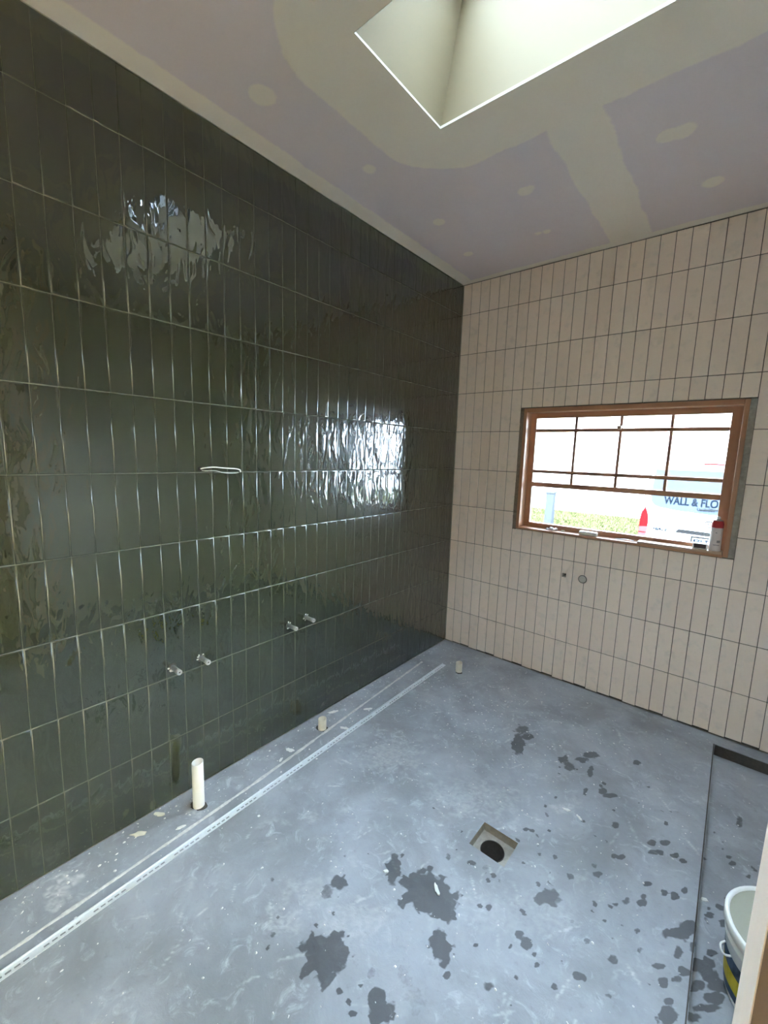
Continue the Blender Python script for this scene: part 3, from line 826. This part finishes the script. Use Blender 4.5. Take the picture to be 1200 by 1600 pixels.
# ------------------------------------------------------------------ water stubs on the green wall
def axis_x(bm): bmesh.ops.rotate(bm, verts=bm.verts, cent=(0, 0, 0), matrix=Matrix.Rotation(math.pi / 2, 3, 'Y'))
def stub(y, z, label, ang):
    t = empty('water_stub', (0, y, z))
    tag(t, label, 'pipe stub', 'capped water stubs on the green wall')
    bm = bmesh.new(); lathe(bm, [(0.018, -0.006), (0.0185, 0.0012), (0.013, 0.0016)], 24, caps=(True, True)); axis_x(bm); from_bm('hole_edge', bm, M['dirt'], t)
    bm = bmesh.new(); lathe(bm, [(0.0105, 0.0), (0.0105, 0.050), (0.0115, 0.052), (0.0115, 0.058), (0.0100, 0.059), (0.0100, 0.0615)], 28, caps=(True, False)); axis_x(bm); from_bm('barrel', bm, M['metal'], t, smooth=True)
    bm = bmesh.new(); lathe(bm, [(0.0105, 0.0612), (0.0118, 0.063), (0.0118, 0.069), (0.0105, 0.0715), (0.0048, 0.0715), (0.0044, 0.060)], 28, caps=(False, False)); axis_x(bm); from_bm('end_cap', bm, M['stub_cap'], t, smooth=True)
    bm = bmesh.new(); lathe(bm, [(0.0047, 0.055), (0.0047, 0.066)], 16); axis_x(bm); from_bm('bore', bm, M['dark'], t)
    bm = bmesh.new()
    rs = random.Random(int(-y * 100))
    for _ in range(5):
        a = rs.uniform(0.5, 5.5); r = 0.017
        add_box(bm, -0.001, 0.003, r * math.cos(a) - rs.uniform(.002, .005), r * math.cos(a) + rs.uniform(.002, .005), r * math.sin(a) - .003, r * math.sin(a) + rs.uniform(.002, .006), 0.0008, 1)
    from_bm('sealant_crumb', bm, M['chip'], t)
    return t
stub(-2.303, 0.640, 'dull metal water stub on the green wall, leftmost of the four', 0)
stub(-2.174, 0.637, 'dull metal water stub on the green wall, second from the left', 0)
stub(-1.678, 0.643, 'dull metal water stub on the green wall, third from the left', 0)
stub(-1.556, 0.655, 'dull metal water stub on the green wall, rightmost of the four', 0)

# cable loop
cb = empty('cable_loop', (0, -2.15, 1.505))
tag(cb, 'white electrical cable loop poking out of the green tiled wall', 'cable')
bm = bmesh.new()
tube(bm, spline([(-0.008, 0.0, 0.004), (0.012, 0.012, 0.010), (0.022, 0.05, 0.014), (0.022, 0.10, 0.010), (0.020, 0.16, 0.006), (0.017, 0.182, 0.0), (0.016, 0.186, -0.010)]), 0.0035, 8, flat=0.7)
from_bm('cable', bm, M['cable'], cb, smooth=True)
bm = bmesh.new()
tube(bm, spline([(-0.008, 0.0, 0.0), (0.010, 0.02, -0.002), (0.016, 0.06, -0.002), (0.014, 0.10, -0.011), (0.012, 0.15, -0.014), (0.014, 0.176, -0.012)]), 0.0018, 6)
from_bm('inner_wire', bm, M['adhesive'], cb, smooth=True)
bm = bmesh.new(); lathe(bm, [(0.010, -0.004), (0.010, 0.0012)], 20); axis_x(bm); from_bm('hole', bm, M['dark'], cb, (0, 0, 0.006))

# ------------------------------------------------------------------ waste pipes in the floor
def waste(x, y, h, r, label, mat, lean=(0, 0)):
    t = empty('waste_pipe', (x, y, 0))
    tag(t, label, 'pipe', 'white waste pipes standing out of the floor')
    bm = bmesh.new()
    rings = lathe(bm, [(r, -0.03), (r, h), (r - 0.0015, h + 0.001), (r - 0.0035, h), (r - 0.0035, 0.0)], 36, caps=(False, True))
    for v in bm.verts:
        v.co.x += lean[0] * v.co.z; v.co.y += lean[1] * v.co.z
        if v.co.z > h - 0.002: v.co.z += 0.10 * v.co.y
    from_bm('pipe', bm, mat, t, smooth=True)
    bm = bmesh.new()
    prev = None; c = bm.verts.new((0, 0, 0.0012)); ring = []
    for k in range(28):
        a = 2 * math.pi * k / 28; rr = r * (1.35 + 0.35 * math.sin(2 * a + x * 9) + random.uniform(-.12, .12))
        ring.append(bm.verts.new((rr * math.cos(a), rr * math.sin(a), 0.0004)))
    for k in range(28): bm.faces.new([c, ring[k], ring[(k + 1) % 28]])
    from_bm('damp_collar', bm, M['dirt'], t)
    return t
waste(0.116, -2.262, 0.215, 0.0245, 'tall white waste pipe standing out of the floor by the green wall', M['pvc'])
waste(0.121, -1.530, 0.062, 0.024, 'short cut white waste pipe by the middle of the green wall', M['pvc_dirty'])
waste(0.372, -0.400, 0.070, 0.024, 'short yellowed waste pipe near the far room corner', M['pvc_dirty'])

# ------------------------------------------------------------------ slotted trim lying on the floor
ts = empty('tile_trim', (0.2635, -1.70, 0))
L = 2.62
ts.rotation_euler.z = math.atan2(0.047, 2.53) 
tag(ts, 'long perforated pale metal tile trim lying along the green wall', 'tile trim')
bm = bmesh.new()
ys = []; holes = []
y = -L / 2 + 0.02
g = 0
while y < L / 2 - 0.13:
    for k in range(5):
        a, b = y + k * 0.0215, y + k * 0.0215 + 0.0145
        holes.append((-0.0015, 0.0055, a, b)); ys += [a, b]
    y += 0.137
plate(bm, 2, 0.0022, 0.0032, [-0.012, -0.0015, 0.0055, 0.013], [-L / 2, L / 2] + ys, holes)
from_bm('slotted_leg', bm, M['steel'], ts)
bm = bmesh.new(); add_box(bm, -0.0138, -0.012, -L / 2, L / 2, 0.0, 0.0105); from_bm('upstand', bm, M['steel'], ts)
bm = bmesh.new(); add_box(bm, 0.011, 0.0128, -L / 2, L / 2, 0.0, 0.0022); from_bm('return_edge', bm, M['steel'], ts)

# dried adhesive bead beside it
bm = bmesh.new()
prev = None
line = spline([(0.220, -2.99, 0), (0.209, -2.583, 0), (0.189, -2.015, 0), (0.136, -1.241, 0), (0.086, -0.47, 0)], 90)
for p in line:
    w = 0.0075 + 0.003 * vnoise(np.array([p.y]), np.array([0.3]), 30, 4)[0] + random.uniform(-.0008, .0008)
    h = 0.0035 + 0.0015 * vnoise(np.array([p.y]), np.array([2.3]), 50, 6)[0]
    r = [bm.verts.new((p.x - w, p.y, 0.0002)), bm.verts.new((p.x - w * .4, p.y, h)), bm.verts.new((p.x + w * .5, p.y, h * .9)), bm.verts.new((p.x + w, p.y, 0.0002))]
    if prev:
        for k in range(3): bm.faces.new([prev[k], prev[k + 1], r[k + 1], r[k]])
    prev = r
tag(from_bm('adhesive_bead', bm, M['adhesive']), 'thin dried adhesive line on the floor between trim and green wall', 'adhesive')

# ------------------------------------------------------------------ flakes and debris
def flake(x, y, a, b, ang, label, mat, seed, z=0.0):
    rs = random.Random(seed); bm = bmesh.new(); n = 14
    top, bot = [], []
    for k in range(n):
        t = 2 * math.pi * k / n; r = rs.uniform(0.6, 1.15)
        u, v = a * r * math.cos(t), b * r * math.sin(t)
        px_, py_ = u * math.cos(ang) - v * math.sin(ang), u * math.sin(ang) + v * math.cos(ang)
        top.append(bm.verts.new((px_ * .93, py_ * .93, 0.003))); bot.append(bm.verts.new((px_, py_, 0.0003)))
    c = bm.verts.new((0, 0, 0.0042))
    for k in range(n):
        bm.faces.new([c, top[k], top[(k + 1) % n]]); bm.faces.new([top[k], bot[k], bot[(k + 1) % n], top[(k + 1) % n]])
    o = from_bm('plaster_flake', bm, mat, None, (x, y, z))
    return tag(o, label, 'flake', 'loose plaster flakes on the floor')
FL = [(0.073, -2.496, .036, .013, 0.9, 'pointed cream flake on the floor left of the tall pipe', 'cream_chip', 0),
      (0.040, -2.397, .030, .014, 0.6, 'ragged cream flake against the green wall by the tall pipe', 'cream_chip', 0),
      (0.172, -2.367, .022, .007, 1.2, 'thin pale flake between the tall pipe and adhesive line', 'chip', 0),
      (0.129, -1.767, .026, .015, 0.4, 'white flake on the adhesive line before the short pipe', 'chip', 0),
      (0.155, -1.845, .020, .009, 2.1, 'curled white flake touching the adhesive line', 'chip', 0),
      (0.052, -1.378, .036, .014, 1.1, 'larger white flake near the wall beyond the short pipe', 'chip', 0),
      (0.215, -1.440, .032, .012, 0.5, 'white flake between adhesive line and metal trim', 'chip', 0),
      (0.190, -1.210, .036, .010, 1.0, 'elongated white flake beside the far metal trim', 'chip', 0),
      (1.908, -1.160, .014, .010, 0.4, 'small white flake in the set-down beside the floor step', 'chip', REC),
      (1.136, -1.861, .026, .009, -0.7, 'white splash flake on the large central wet patch', 'chip', 0),
      (0.949, -1.935, .013, .008, 0.4, 'small white flake at the edge of the narrow wet patch', 'chip', 0),
      (1.389, -1.160, .022, .008, 0.2, 'white flake on the right part of the floor beyond the drain', 'chip', 0),
      (1.446, -1.166, .018, .006, -0.6, 'slim white flake right of the drain', 'chip', 0)]
for k, (x, y, a, b, an, lb, mt, z) in enumerate(FL): flake(x, y, a, b, an, lb, M[mt], k + 3, z)
bm = bmesh.new()
rs = random.Random(5)
BL = [(-2.99, .220), (-2.583, .209), (-2.015, .189), (-1.241, .136), (-0.47, .086), (0, .06)]
def chip(x, y, r, z=0.0):
    if z == 0 and abs(x - float(np.interp(y, [p[0] for p in BL], [p[1] for p in BL]))) < 0.018 + r: return
    if z == 0 and any((x - q[0]) ** 2 + (y - q[1]) ** 2 < 0.045 ** 2 for q in ((.116, -2.262), (.121, -1.53), (.372, -.40))): return
    n = 5; a0 = rs.uniform(0, 6); e = rs.uniform(0.4, 1.0); an = rs.uniform(0, 3)
    c = bm.verts.new((x, y, z + r * 0.35 + 0.0008)); ring = []
    for k in range(n):
        t = a0 + 2 * math.pi * k / n; u, v = r * math.cos(t) * rs.uniform(.7, 1.2), r * e * math.sin(t) * rs.uniform(.7, 1.2)
        ring.append(bm.verts.new((x + u * math.cos(an) - v * math.sin(an), y + u * math.sin(an) + v * math.cos(an), z + 0.0003)))
    for k in range(n): bm.faces.new([c, ring[k], ring[(k + 1) % n]])
def ok(x, y): return not (DR[0] - .01 < x < DR[1] + .01 and DR[2] - .01 < y < DR[3] + .01)
for _ in range(700):
    x, y = rs.uniform(0.02, STEP - 0.02), rs.uniform(-2.9, -0.05)
    if ok(x, y): chip(x, y, rs.choice((.002, .0025, .003, .0035, .005)))
for _ in range(330):
    x, y = rs.gauss(0.75, 0.4), rs.gauss(-0.85, 0.4)
    if 0.02 < x < STEP - .02 and -2.8 < y < -0.03 and ok(x, y) and (x - .372) ** 2 + (y + .40) ** 2 > 0.0016: chip(x, y, rs.choice((.002, .003, .004, .005, .006)))
for _ in range(220):
    x, y = abs(rs.gauss(0.02, 0.10)) + 0.004, rs.uniform(-2.9, -0.05)
    if all((x - q[0]) ** 2 + (y - q[1]) ** 2 > 0.04 ** 2 for q in ((.116, -2.262), (.121, -1.53), (.372, -.40))): chip(x, y, rs.choice((.002, .0025, .003, .004, .005, .007)))
for _ in range(60):
    x, y = rs.uniform(STEP + .02, 2.3), rs.uniform(-2.0, -0.12)
    if (x - 2.114) ** 2 + (y + 1.418) ** 2 > 0.19 ** 2: chip(x, y, rs.choice((.002, .003, .004)), REC)
ob = from_bm('plaster_specks', bm, M['chip'])
tag(ob, 'tiny white plaster specks scattered over the concrete floor', 'debris', kind='stuff')

# ------------------------------------------------------------------ bucket
BX, BY, BZ = 2.114, -1.418, REC
bk = empty('paint_bucket', (BX, BY, BZ))
tag(bk, 'white plastic bucket with grey lid and blue and yellow label beside the door jamb', 'bucket')
R1, R0, HB = 0.160, 0.142, 0.250
tp = (R1 - R0) / HB
bm = bmesh.new(); lathe(bm, [(R0 - .004, 0), (R0, 0.004), (R0 + tp * 0.19, 0.19), (R0 + tp * 0.19 + .004, 0.192), (R0 + tp * 0.20 + .004, 0.200), (R0 + tp * 0.2, 0.202), (R1 - .002, HB)], 56, caps=(True, False)); from_bm('bucket_body', bm, M['bucket'], bk, smooth=True)
bm = bmesh.new(); lathe(bm, [(R1 + .001, HB - 0.026), (R1 + .006, HB - 0.024), (R1 + .007, HB + 0.004), (R1 + .004, HB + 0.009), (R1 - .003, HB + 0.009), (R1 - .007, HB + 0.002)], 56, caps=(False, False)); from_bm('lid_rim', bm, M['bucket'], bk, smooth=True)
bm = bmesh.new(); lathe(bm, [(R1 - .0065, HB + 0.0025), (R1 - .02, HB - 0.001), (0.05, HB), (0.02, HB)], 56, caps=(False, True)); from_bm('lid', bm, M['lid'], bk, smooth=True)
wrap('label_band', 2.2, 5.6, 0.020, 0.150, R0 + 0.0006, M['blue'], bk, 30, taper=tp)
wrap('label_panel', 2.3, 5.5, 0.048, 0.104, R0 + 0.0012, M['yellow'], bk, 30, taper=tp)
bm = bmesh.new()
tube(bm, spline([(-R1 * 0.97, -0.024, 0.158), (-R1 - 0.010, -0.018, 0.150), (-R1 - 0.013, 0.0, 0.147), (-R1 - 0.009, 0.014, 0.151), (-R1 * 0.97, 0.020, 0.158)]), 0.003, 8)
from_bm('handle_lug', bm, M['bucket'], bk, smooth=True)
bk.rotation_euler.z = 0.35

# ------------------------------------------------------------------ door jamb by the camera
dj = empty('door_1', (1.908, -2.462, 0))
tag(dj, 'raw pale timber door jamb at the right edge', kind='structure')
box('jamb_face', 0.0, 0.0015, 0.0, 0.122, 0.0, H - 0.001, M['pine'], dj, 0.0004)  # thin pale face toward the room; the stud behind it is brown
box('stud', 0.0015, 0.047, 0.0, 0.122, 0.0, H - 0.001, M['stud'], dj, 0.0015)

# ------------------------------------------------------------------ outside
GZ = -0.35
gr = from_data('lawn', [(-16, 0.22, GZ), (16, 0.22, GZ), (16, 13.6, GZ), (-16, 13.6, GZ)], [(0, 1, 2, 3)], M['grass'])
tag(gr, 'sunlit lawn outside the window', kind='structure')
rd = from_data('road', [(-60, 13.6, GZ - .01), (60, 13.6, GZ - .01), (60, 80, GZ - .01), (-60, 80, GZ - .01)], [(0, 1, 2, 3)], M['road'])
tag(rd, 'pale bright road beyond the lawn', kind='structure')
gv, gf = [], []
for _ in range(9000):
    y = 3.2 + 10.3 * random.random(); x = random.uniform(-0.9 - (y) * 0.32, 1.0 + y * 0.05)
    if (x > 0.70 and 3.85 < y < 8.8) or (abs(x + 0.885) < 0.12 and abs(y - 5.07) < 0.12): continue
    h = random.uniform(.03, .10); w = random.uniform(.008, .02); a = random.uniform(0, 3.14); dx, dy = w * math.cos(a), w * math.sin(a)
    b = len(gv); gv += [(x - dx, y - dy, GZ), (x + dx, y + dy, GZ), (x + random.uniform(-.03, .03), y + random.uniform(-.03, .03), GZ + h)]; gf.append((b, b + 1, b + 2))
tag(from_data('grass', gv, gf, M['grass']), 'rough yellow green grass blades on the lawn', 'grass', kind='stuff')
pt = empty('garden_post', (-0.885, 5.07, GZ))
tag(pt, 'grey square post standing on the lawn at the left of the window', 'post')
bm = bmesh.new(); add_box(bm, -0.07, 0.07, -0.07, 0.07, 0, 1.30, 0.006); from_bm('post_shaft', bm, M['post'], pt)
bm = bmesh.new(); add_box(bm, -0.085, 0.085, -0.085, 0.085, 1.30, 1.335, 0.008); from_bm('post_cap', bm, M['post'], pt)

# van -----------------------------------------------------------------
VX, VY, VW = 1.60, 4.0, 0.84
van = empty('van', (VX, VY, GZ))
tag(van, 'white van parked outside with its lettered tailgate towards the window', 'van')
def section(y, zb, zt, w, tumble, r):
    pts = []
    prof = [(w * 0.90, zb), (w * 0.985, zb + 0.10), (w, zb + 0.35), (w, 0.98), (w - tumble * 0.4, 1.35), (w - tumble, zt - r), (w - tumble - r * 0.3, zt - r * 0.3), (w - tumble - r * 1.2, zt), (0.3 * w, zt + 0.02)]
    return [(-x, y, z) for x, z in prof] + [(x, y, z) for x, z in prof[::-1]]
secs = [section(0.035, 0.34, 1.93, VW * 0.97, 0.12, 0.10), section(0.0, 0.36, 1.90, VW * 0.955, 0.12, 0.10)][::-1]
secs += [section(0.12, 0.30, 1.965, VW, 0.12, 0.10), section(1.5, 0.28, 1.98, VW, 0.12, 0.10), section(3.4, 0.28, 1.97, VW, 0.12, 0.10), section(4.0, 0.28, 1.55, VW * 0.97, 0.10, 0.12), section(4.5, 0.30, 1.05, VW * 0.93, 0.06, 0.10), section(4.62, 0.36, 0.80, VW * 0.85, 0.05, 0.08)]
secs[0] = [(x, y + 0.10 * max(0, (z - 1.30)) / 0.6, z) for x, y, z in secs[0]]
secs[1] = [(x, y + 0.10 * max(0, (z - 1.30)) / 0.6, z) for x, y, z in secs[1]]
bm = bmesh.new(); prev = None
for s in secs:
    r = [bm.verts.new(p) for p in s]
    if prev:
        for k in range(len(r)): bm.faces.new([prev[k], prev[(k + 1) % len(r)], r[(k + 1) % len(r)], r[k]])
    else: first = r
    prev = r
bm.faces.new(first); bm.faces.new(prev[::-1])
from_bm('body', bm, M['van'], van, smooth=False)
def rz(z): return z - GZ
def poly(name, pts, y, t, mat, parent=van):
    """flat panel of thickness t on the tailgate, pts in (x, z) world"""
    n = len(pts)
    vs = [(x - VX, y, rz(z)) for x, z in pts] + [(x - VX, y + t, rz(z)) for x, z in pts]
    fs = [tuple(range(n)), tuple(range(2 * n - 1, n - 1, -1))] + [(k, k + n, (k + 1) % n + n, (k + 1) % n) for k in range(n)]
    return from_data(name, vs, fs, mat, parent)
wp = [(0.905, 1.50), (0.885, 1.25), (0.886, 1.10), (0.900, 1.04), (0.935, 0.995), (1.00, 0.972), (1.20, 0.945), (1.60, 0.925)]
wp = wp + [(2 * VX - x, z) for x, z in wp[::-1][1:]]
rw = poly('rear_window', wp, -0.012, 0.012, M['van_glass'])
text('lettering', 'WALL & FLO', 0.146, M['letter'], van, (1.045 - VX, -0.0135, rz(1.030)), (math.pi / 2, 0.012, 0), width=0.735, bold=0.0035)
licence = text('licence_lettering', 'Lic #: 301', 0.060, M['letter'], van, (1.430 - VX, -0.0135, rz(0.968)), (math.pi / 2, 0.0, 0), width=0.82, bold=0.0012)
licence['kind'] = 'stuff'
for s in (1, -1):
    lp = [(0.775, 0.52), (0.868, 0.52), (0.880, 0.72), (0.872, 0.83), (0.850, 0.90), (0.826, 0.955), (0.800, 0.90), (0.780, 0.74)]
    l2 = [(0.773, 0.52), (0.870, 0.52), (0.880, 0.68), (0.777, 0.67)]
    if s < 0: lp = [(2 * VX - x, z) for x, z in lp]; l2 = [(2 * VX - x, z) for x, z in l2]
    lm = poly('tail_lamp', lp, -0.020, 0.06, M['lamp_red'])
    poly('clear_lens', l2, -0.023, 0.004, M['lamp_white'], lm)
    l3 = [(l2[0][0], 0.585), (l2[1][0], 0.585), (l2[1][0], 0.598), (l2[0][0], 0.598)]
    poly('lens_divider', l3, -0.0245, 0.003, M['lamp_red'], lm)
poly('grab_handle', [(1.215, 0.640), (1.250, 0.690), (1.60, 0.682), (1.95, 0.690), (1.985, 0.640), (1.60, 0.634)], -0.030, 0.030, M['trim_grey'])
npl = poly('number_plate', [(1.418, 0.500), (1.782, 0.500), (1.782, 0.598), (1.418, 0.598)], -0.014, 0.012, M['van'])
bm = bmesh.new(); plate(bm, 1, -0.018, -0.010, [1.402 - VX, 1.424 - VX, 1.776 - VX, 1.798 - VX], [rz(0.484), rz(0.506), rz(0.592), rz(0.614)], [(1.424 - VX, 1.776 - VX, rz(0.506), rz(0.592))]); from_bm('plate_frame', bm, M['trim_grey'], npl)
text('plate_characters', 'FRT', 0.085, M['letter'], npl, (1.432 - VX, -0.0165, rz(0.518)), (math.pi / 2, 0, 0), width=1.25, bold=0.005)
text('model_badge', 'HIACE', 0.058, M['letter'], van, (0.948 - VX, -0.006, rz(0.640)), (math.pi / 2, 0, 0), extrude=0.003, width=1.05, shear=0.2, bold=0.003)
text('maker_badge', 'TOYOTA', 0.022, M['trim_grey'], van, (0.945 - VX, -0.006, rz(0.703)), (math.pi / 2, 0, 0), extrude=0.002, width=1.0)
bm = bmesh.new()
for rx, rzz, dz in ((0.062, 0.043, 0), (0.020, 0.040, 0), (0.046, 0.017, 0.020)):
    tube(bm, [(rx * math.cos(a), -0.012, dz + rzz * math.sin(a)) for a in [2 * math.pi * k / 32 for k in range(33)]], 0.005, 8)
em = from_bm('emblem', bm, M['trim_grey'], van, (1.590 - VX, 0, rz(0.795)), smooth=True)
poly('bumper', [(0.775, 0.06), (2.425, 0.06), (2.435, 0.34), (2.40, 0.44), (0.80, 0.44), (0.765, 0.34)], -0.06, 0.10, M['van'])
for s in (1, -1):
    sp = [(0.768, 0.46), (0.776, 0.46), (0.786, 0.80), (0.800, 0.97), (0.826, 1.20), (0.858, 1.46), (0.848, 1.46), (0.816, 1.20), (0.790, 0.97), (0.776, 0.80)]
    if s < 0: sp = [(2 * VX - x, z) for x, z in sp]
    poly('tailgate_seam', sp, -0.006, 0.02, M['trim_grey'])
bm = bmesh.new(); add_box(bm, -0.70, 0.70, -0.05, 0.16, 1.925, 1.965, 0.012); from_bm('roof_spoiler', bm, M['van'], van)
bm = bmesh.new(); add_box(bm, -0.16, 0.16, -0.055, -0.03, 1.935, 1.955, 0.004); from_bm('brake_light', bm, M['lamp_red'], van)
bm = bmesh.new(); tube(bm, [(0.25, -0.03, 1.02 + 0.35), (0.0, -0.03, 1.34), (-0.14, -0.03, 1.335)], 0.008, 6); from_bm('rear_wiper', bm, M['rubber'], van)
for sx in (-1, 1):
    for yy in (0.85, 3.55):
        bm = bmesh.new(); lathe(bm, [(0.19, -0.10), (0.32, -0.10), (0.335, -0.07), (0.335, 0.07), (0.32, 0.10), (0.19, 0.10), (0.17, 0.07), (0.05, 0.085)], 32); axis_x(bm)
        from_bm('wheel', bm, M['rubber'], van, (sx * (VW - 0.09), yy, 0.335), smooth=False)
    bm = bmesh.new()
    vs = [bm.verts.new((sx * (VW - 0.035), a, z)) for a, z in ((0.35, 1.05), (3.1, 1.05), (3.1, 1.55), (0.35, 1.55))]
    for v in vs:
        if v.co.z > 1.2: v.co.x = sx * (VW - 0.075)
    add = [bm.verts.new((v.co.x + sx * 0.03, v.co.y, v.co.z)) for v in vs]
    bm.faces.new(vs); bm.faces.new(add[::-1])
    for k in range(4): bm.faces.new([vs[k], vs[(k + 1) % 4], add[(k + 1) % 4], add[k]])
    from_bm('side_window', bm, M['van_glass'], van)
bpy.context.view_layer.update()
